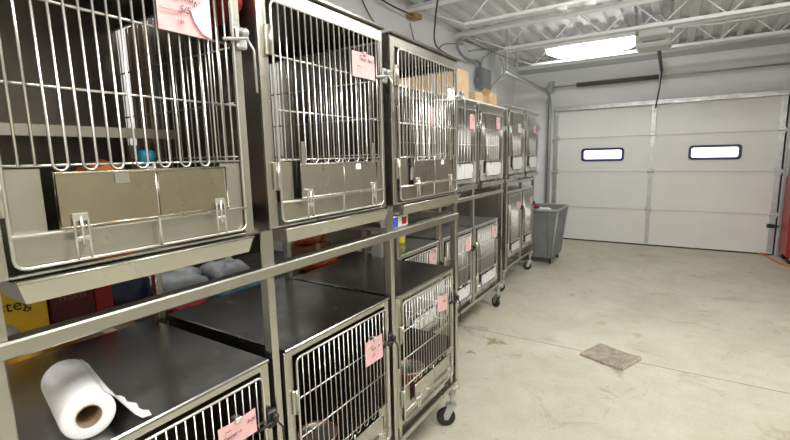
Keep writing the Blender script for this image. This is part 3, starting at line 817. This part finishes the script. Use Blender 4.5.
crumple('food_bag',(-1.82,1.92,T),(.18,.24,.10),M['orangebag'],'bright orange glossy bag behind the second lower cage','bag',12,'bags on the storage shelf',amp=.3)
carton('cardboard_box',(-2.0,2.05,T),(.16,.26,.13),M['card_dark'],'reddish brown cardboard box behind the orange bag','box')
crumple('snack_bag',(-1.98,2.02,T+.1315),(.16,.24,.07),M['goldbag'],'gold and red crumpled wrapper bag on the brown box','bag',14,'bags on the storage shelf',amp=.35)
# white panel between racks
single('white_board',MB().box(-1.61,-1.53,2.212,2.238,0,1.24,.003),M['whiteplastic'],'narrow white board standing behind the third lower cage','board')

# things on top of bank 2 lower cages
zt2=.978
r=empty('cup',(-1.636,2.606,zt2),0,'bright yellow plastic cup on the middle rack lower cage','cup')
MB().lathe([(.03,0),(.037,.002),(.040,.05),(.036,.052),(.034,.006),(.01,.005)],(0,0,0),'z',20).build('body',M['yellowcup'],r)
MB().lathe([(.038,.05),(.041,.052),(.041,.064),(.036,.066)],(0,0,0),'z',20).build('lid',M['whiteplastic'],r)
r=carton('small_carton',(-1.055,1.635,1.2865),(.07,.13,.052),M['whiteplastic'],'small blue and white carton on the near rack rail under the third cage','box',0,tape=False)
MB().box(.035,.0362,-.062,-.025,.004,.048).build('blue_print',M['blueprint'],r)
MB().box(.035,.0362,.01,.05,.01,.042).build('red_print',M['redbox'],r)
single('support_bar',MB().box(-1.62,-1.033,1.575,1.70,1.2665,1.2855),M['rail'],'flat steel bar under the small blue and white carton','bar')

# cardboard boxes above
z2=2.0385
carton('cardboard_box',(-1.64,2.60,z2),(.26,.60,.19),M['card'],'long cardboard box on the middle rack seen through the third cage','box',0,group='cardboard boxes on the middle rack')
G='cardboard boxes on the middle rack'
carton('cardboard_box',(-1.61,3.455,z2+.015),(.20,.24,.25),M['card2'],'tall tan cardboard box just above the third near cage corner','box',0,group=G)
carton('cardboard_box',(-1.57,3.74,z2+.015),(.18,.18,.10),M['card2'],'small low tan box in the middle of the box row','box',0,group=G)
carton('cardboard_box',(-1.62,3.96,z2+.015),(.18,.20,.10),M['card'],'open brown cardboard box with raised flaps on the middle rack','box',0,flaps=True,group=G)
carton('cardboard_box',(-1.60,4.165,z2+.015),(.20,.17,.14),M['card2'],'last tan cardboard box of the row toward the garage door','box',0,group=G)
# white protective edging on bank 2 tops
single('paper_liner',MB().box(X2-.36,X2+.034,2.93,3.55,2.0385,2.052,.002),M['paper'],'white paper liner folded over the centre upper cage of the middle rack','paper')
bpy.data.objects['paper_liner'].location.x=0
single('paper_liner',MB().box(X2-.36,X2+.034,3.62,4.26,2.0385,2.052,.002),M['paper'],'white paper liner folded over the last upper cage of the middle rack','paper')
# red cloth hung on the end of bank 3
r=crumple('hanging_cloth',(X3-.05,6.155,1.80),(.10,.055,.24),M['redcloth'],'small red cloth hanging on the end of the farthest upper cage','cloth',22)

crumple('folded_towel',(-1.20,.835,1.99),(.34,.046,.115),M['redcloth'],'red folded towel stuffed between the two nearest upper cages','towel',51,amp=.1)
# inside cage 1
o=(-1.33,.527,1.70)
r=empty('cage_shelf',o,0,'grey metal resting shelf inside the nearest upper cage','shelf')
MB().box(-1.64,-1.34,.235,.795,1.688,1.692).build('shelf_panel',M['steel_in'],r,o)
MB().box(-1.34,-1.325,.235,.795,1.672,1.700).build('front_lip',M['flange'],r,o)
single('wooden_plank',MB().box(-1.62,-1.50,.822,.840,1.3,2.06,.002),M['card2'],'tan wooden plank wedged between the two nearest upper cages','plank')
r=empty('spray_bottle',(-1.33,.70,1.40),0,'white bottle with blue cap inside the nearest upper cage','bottle')
MB().lathe([(.03,0),(.034,.004),(.034,.15),(.028,.18),(.014,.195)],(0,0,0),'z',20).build('body',M['whiteplastic'],r)
MB().lathe([(.022,.190),(.022,.232),(.012,.238)],(0,0,0),'z',16).build('cap',M['blue'],r)
crumple('plush_toy',(-1.40,.60,1.40),(.12,.14,.20),M['orangeplush'],'orange plush toy inside the nearest upper cage','toy',31,amp=.2)
# bowls
def bowl(c,R,h,m,label):
    r=empty('pet_bowl',c,0,label,'bowl','pet bowls inside the lower cages')
    MB().lathe([(R*.78,0),(R,h),(R*.97,h+.002),(R*.93,h),(R*.68,.006),(.003,.005)],(0,0,0),'z',26).build('bowl',m,r)
    MB().lathe([(R*1.01,h-.004),(R*1.04,h),(R*.98,h+.004),(R*.96,h-.002)],(0,0,0),'z',26).build('rim',M['wire'],r)
bowl((-1.16,1.70,.351),.085,.06,M['galv'],'silver rimmed bowl at the left in the aisle end lower cage')
bowl((-1.17,1.93,.351),.085,.09,M['bowlred'],'brick red bowl at the right in the aisle end lower cage')
bowl((-1.20,1.22,.351),.085,.10,M['bowlred'],'brick red bowl in the lower cage beside the towel roll cage')
crumple('plush_toy',(-1.18,1.02,.351),(.16,.15,.15),M['toy'],'tan plush bundle in the lower cage beside the towel roll cage','toy',33,amp=.3)

# ================================================================== BIN
def bin_():
    c=(-1.66,6.62,0); r=empty('rolling_bin',c,0,'dark grey plastic rolling bin standing before the garage door','bin')
    m=MB(); t=.012
    b0=(-1.97,-1.37,6.33,6.90,.10); t0=(-2.03,-1.315,6.25,6.95,.81)
    def ring(b,e): return [(b[0]+e,b[2]+e,b[4]),(b[1]-e,b[2]+e,b[4]),(b[1]-e,b[3]-e,b[4]),(b[0]+e,b[3]-e,b[4])]
    vs=ring(b0,0)+ring(t0,0)+ring(t0,t)+ring((*b0[:4],b0[4]+t),t)
    fs=[(3,2,1,0)]
    for k in range(3):
        for i in range(4): fs.append((4*k+i,4*k+(i+1)%4,4*k+4+(i+1)%4,4*k+4+i))
    fs.append((12,13,14,15)); m.add(vs,fs); m.build('tub',M['bin'],r,c)
    m=MB(); e=.022
    m.box(t0[0]-e,t0[1]+e,t0[2]-e,t0[2]-.001,.785,.822,.005); m.box(t0[0]-e,t0[1]+e,t0[3]+.001,t0[3]+e,.785,.822,.005)
    m.box(t0[0]-e,t0[0]-.001,t0[2],t0[3],.785,.822,.005); m.box(t0[1]+.001,t0[1]+e,t0[2],t0[3],.785,.822,.005)
    m.build('rim',M['binrim'],r,c)
    for (x,y) in ((-1.355,6.29),(-1.355,6.92)):
        m=MB(); m.tube([(x-.035,y+.04*(1 if y<6.5 else -1),.12),(x+.045,y-.03*(1 if y<6.5 else -1),.78)],.016,6)
        m.build('corner_rib',M['binrim'],r,c)
    m=MB()
    for x in (-1.86,-1.64,-1.44): m.tube([(x,6.325,.13),(x,6.252,.78)],.006,6)
    m.build('panel_rib',M['bin'],r,c)
    for (x,y) in ((-1.42,6.40),(-1.88,6.40),(-1.42,6.86),(-1.88,6.86)):
        k=MB(); k.box(x-.03,x+.03,y-.03,y+.03,.10,.109); k.box(x-.02,x-.016,y-.02,y+.02,.03,.10); k.box(x+.016,x+.02,y-.02,y+.02,.03,.10)
        ko=k.build('caster',M['galv'],r,c)
        MB().lathe([(.008,-.014),(.036,-.013),(.04,-.008),(.04,.008),(.036,.013),(.008,.014)],(x,y,.04),'x',18).build('wheel',M['rubber'],ko,c)
bin_()
crumple('towel_pile',(-1.66,6.62,.123),(.58,.52,.67),M['towel'],'pale laundry heap inside the rolling bin','laundry',41,amp=.05)
crumple('cloth',(-1.72,6.50,.80),(.20,.16,.05),M['redcloth'],'reddish cloth on top of the laundry in the bin','cloth',42,amp=.2)

# ================================================================== FLOOR GRATE
def grate():
    c=(-.32,3.585,0); ang=math.radians(-22)
    r=empty('floor_grate',c,ang,'rusty slatted drain grate on the concrete floor','grate')
    m=MB(); w=.325/2; h=.285/2
    for i in range(18):
        y=-w+2*w*i/17; m.box(y-.0045,y+.0045,-h-random.uniform(0,.012),h+random.uniform(0,.012),.004,.022)
    m.build('slats',M['rusty'],r)
    m=MB()
    for i in range(9):
        x=-h+.01+(2*h-.02)*i/8; m.box(-w-.01,w+.01,x-.003,x+.003,.002,.018)
    m.build('cross_bars',M['rusty'],r)
    for (sx,sy) in ((-1,1),(1,1),(1,-1)):
        m=MB(); cx,cy=sx*(w-.03),sy*(h+.01); m.tube([(cx-.03,cy,.009),(cx-.022,cy+sy*.022,.009),(cx+.022,cy+sy*.022,.009),(cx+.03,cy,.009)],.004,6); m.build('lifting_loop',M['rusty'],r)
    MB().box(-w-.004,w+.004,-h-.004,h+.004,.0006,.0022).build('sump_cover',M['card_dark'],r)
grate()
# brown spill near bank 2
def spill(cx,cy,R,seed,label):
    rnd=random.Random(seed); n=26; vs=[(cx,cy,.0012)]
    for i in range(n):
        a=2*PI*i/n; k=R*(.7+.3*math.sin(3*a+seed)+.25*math.sin(7*a+2*seed)); vs.append((cx+k*math.cos(a),cy+k*.75*math.sin(a),.0012))
    return single('floor_stain',MB().add(vs,[(0,i+1,(i+1)%n+1) for i in range(n)]),M['stain'],label,'stain')
spill(-1.20,3.42,.10,1,'brown stain on the concrete near the middle rack')
spill(-1.30,3.13,.05,2,'small brown stain between the two nearer racks on the floor')

# ================================================================== RIGHT SIDE
def cab():
    c=(1.64,8.03,0); r=empty('tool_cabinet',c,0,'red rolling tool cabinet at the right edge by the garage door','cabinet')
    x0,x1,y0,y1=1.40,1.93,7.80,8.26
    MB().box(x0,x1,y0,y1,.10,1.22,.012).build('cabinet_body',M['red'],r,c)
    zz=[.13,.40,.60,.78,.92,1.05,1.20]
    for a,b in zip(zz[:-1],zz[1:]):
        d=MB().box(x0+.03,x1-.03,y0-.014,y0-.001,a+.006,b-.006,.003).build('drawer',M['red'],r,c)
        k=MB().box(x0+.06,x1-.06,y0-.03,y0-.015,b-.03,b-.018,.002).build('handle',M['galv'],d,c)
    for (x,y) in ((x0+.07,y0+.07),(x1-.07,y0+.07),(x0+.07,y1-.07),(x1-.07,y1-.07)):
        k=MB().box(x-.02,x+.02,y-.02,y+.02,.06,.10).build('caster',M['galv'],r,c)
        MB().lathe([(.01,-.016),(.046,-.015),(.05,-.01),(.05,.01),(.046,.015),(.01,.016)],(x,y,.05),'y',18).build('wheel',M['rubber'],k,c)
    r=empty('tool_chest',(1.66,8.03,1.2215),0,'dark tool chest sitting on the red cabinet','tool chest'); o=(1.66,8.03,1.2215)
    MB().box(1.42,1.90,7.84,8.22,1.222,1.62,.012).build('chest_body',M['dark'],r,o)
    for z in (1.26,1.38,1.50):
        d=MB().box(1.45,1.87,7.828,7.839,z,z+.10,.003).build('drawer',M['dark'],r,o)
        MB().box(1.48,1.84,7.816,7.8275,z+.075,z+.088,.002).build('handle',M['binrim'],d,o)
cab()
m=MB(); m.tube([(1.20,8.40,.014),(1.27,8.32,.013),(1.29,8.20,.013),(1.31,8.02,.013),(1.34,7.84,.013),(1.42,7.68,.013),(1.60,7.48,.013),(1.85,7.30,.013),(2.2,7.28,.013)],.012,8)
single('air_hose',m,M['orange'],'thin orange hose running over the floor past the red cabinet','hose')
single('door_seal_strip',MB().box(DX1+.005,DX1+.022,YD-.06,YD-.032,0.0,2.44),M['rubber'],'black rubber strip along the right edge of the garage door','seal')

# ================================================================== WALL CABLES AND BOX
r=empty('electrical_box',(XW,6.75,2.66),0,'grey electrical box on the left wall with flexible conduit','electrical box'); o=(XW,6.75,2.66)
MB().box(XW,XW+.13,6.50,6.86,2.64,2.93,.006).build('box',M['ebox'],r,o)
MB().box(XW+.13,XW+.138,6.52,6.84,2.655,2.915,.003).build('cover',M['ebox'],r,o)
MB().box(XW+.02,XW+.07,6.44,6.50,2.70,2.78,.004).build('switch_lever',M['ebox'],r,o)
def cab_(pts,rad,m,label,n=8):
    # smooth catmull-rom
    P=[Vector(p) for p in pts]; Q=[]
    for i in range(len(P)-1):
        p0=P[max(i-1,0)];p1=P[i];p2=P[i+1];p3=P[min(i+2,len(P)-1)]
        for k in range(6):
            t=k/6; Q.append(.5*((2*p1)+(-p0+p2)*t+(2*p0-5*p1+4*p2-p3)*t*t+(-p0+3*p1-3*p2+p3)*t**3))
    Q.append(P[-1])
    return single('wall_cable',MB().tube(Q,rad,n),m,label,'cable','cables looping along the left wall top')
PXC=[]
cab_([(XW+.06,6.62,2.93),(XW+.08,6.45,3.00),(XW+.10,6.10,2.96),(XW+.12,5.75,2.97),(XW+.10,5.62,3.08),(XW+.12,5.72,3.18),(XW+.12,6.1,3.2)],.022,M['conduit'],'thick grey flexible conduit looping into the electrical box')
cab_([(XW+.08,6.55,2.90),(XW+.14,6.40,2.80),(XW+.14,6.42,2.98),(XW+.12,6.60,3.10),(XW+.3,6.7,3.2)],.012,M['conduit'],'thin grey cable looping beside the electrical box')
cab_([(XW+.25,5.80,3.20),(XW+.55,5.95,3.06),(XW+.95,6.1,3.05),(XW+.95,6.3,3.12),(XW+.4,6.3,3.13),(XW+.15,5.9,3.05)],.012,M['conduit'],'grey cable in a long loop under the second joist')
cab_([(XW+.05,4.45,3.10),(XW+.05,4.62,2.85),(XW+.05,4.95,2.80),(XW+.08,5.25,3.02),(XW+.15,5.7,3.10)],.008,M['cable'],'thin grey cable drooping below the orange wood block')
cab_([(XW+.9,3.6,3.25),(XW+.7,3.9,3.16),(XW+.45,4.3,3.02),(XW+.15,4.9,2.93),(XW+.1,5.5,2.90)],.010,M['cableb'],'black cable crossing above the third near cage')
cab_([(XW+.08,3.5,3.20),(XW+.08,4.0,3.17),(XW+.12,4.4,3.16)],.009,M['cableb'],'short dark cable running to the wood block')
cab_([(XW+.04,3.55,3.12),(XW+.04,3.7,2.98),(XW+.04,3.9,2.88)],.007,M['cableb'],'dark cable end hanging on the wall above the second cage')
cab_([(XW+.1,5.75,3.2),(XW+.5,6.5,3.02),(XW+.7,7.0,3.05),(XW+1.1,7.05,3.1)],.008,M['cable'],'thin dark cable crossing to the nearest door joist')
cab_([(-2.42,7.0,3.15),(-2.36,7.0,2.9),(-2.3,6.3,2.6),(-2.25,5.9,2.25)],.006,M['cable'],'thin hanging cord beside the horizontal door track')
single('wood_block',MB().box(XW+.02,XW+.13,4.42,4.60,3.155,3.205,.006),M['wood'],'small orange brown wood block at the left wall top','wood block')
r=empty('wall_bracket',(-2.35,6.95,2.95),0,'pale steel bracket post at the joist end by the left wall','bracket')
o=(-2.35,6.95,2.95)
MB().box(-2.52,-2.42,7.05,7.15,2.80,3.225,.004).build('bearing_post',M['joist'],r,o)
MB().box(-2.58,-2.30,7.03,7.17,3.226,3.267,.003).build('bearing_plate',M['joist'],r,o)

# ================================================================== CAMERA, WORLD
cam=bpy.data.cameras.new('cam'); co=bpy.data.objects.new('camera',cam); COL.objects.link(co)
yaw,pit,rol=[math.radians(a) for a in (32.722,8.318,1.298)]
fwd=Vector((-math.sin(yaw)*math.cos(pit),math.cos(yaw)*math.cos(pit),-math.sin(pit)))
right=Vector((math.cos(yaw),math.sin(yaw),0)); down=fwd.cross(right)
r2=right*math.cos(rol)+down*math.sin(rol); d2=-right*math.sin(rol)+down*math.cos(rol)
Rm=Matrix((r2,-d2,-fwd)).transposed().to_4x4()
co.matrix_world=Matrix.Translation((0,0,1.6))@Rm
cam.sensor_width=36; cam.lens=36*430.125/790; cam.clip_start=.02
sc=bpy.context.scene; sc.camera=co
w=bpy.data.worlds.new('world'); sc.world=w; w.use_nodes=True
w.node_tree.nodes['Background'].inputs[0].default_value=(.93,.96,1,1); w.node_tree.nodes['Background'].inputs[1].default_value=2.2
sc.view_settings.view_transform='Standard'; sc.view_settings.look='None'; sc.view_settings.gamma=1; sc.view_settings.use_curve_mapping=False
sc.view_settings.exposure=.33
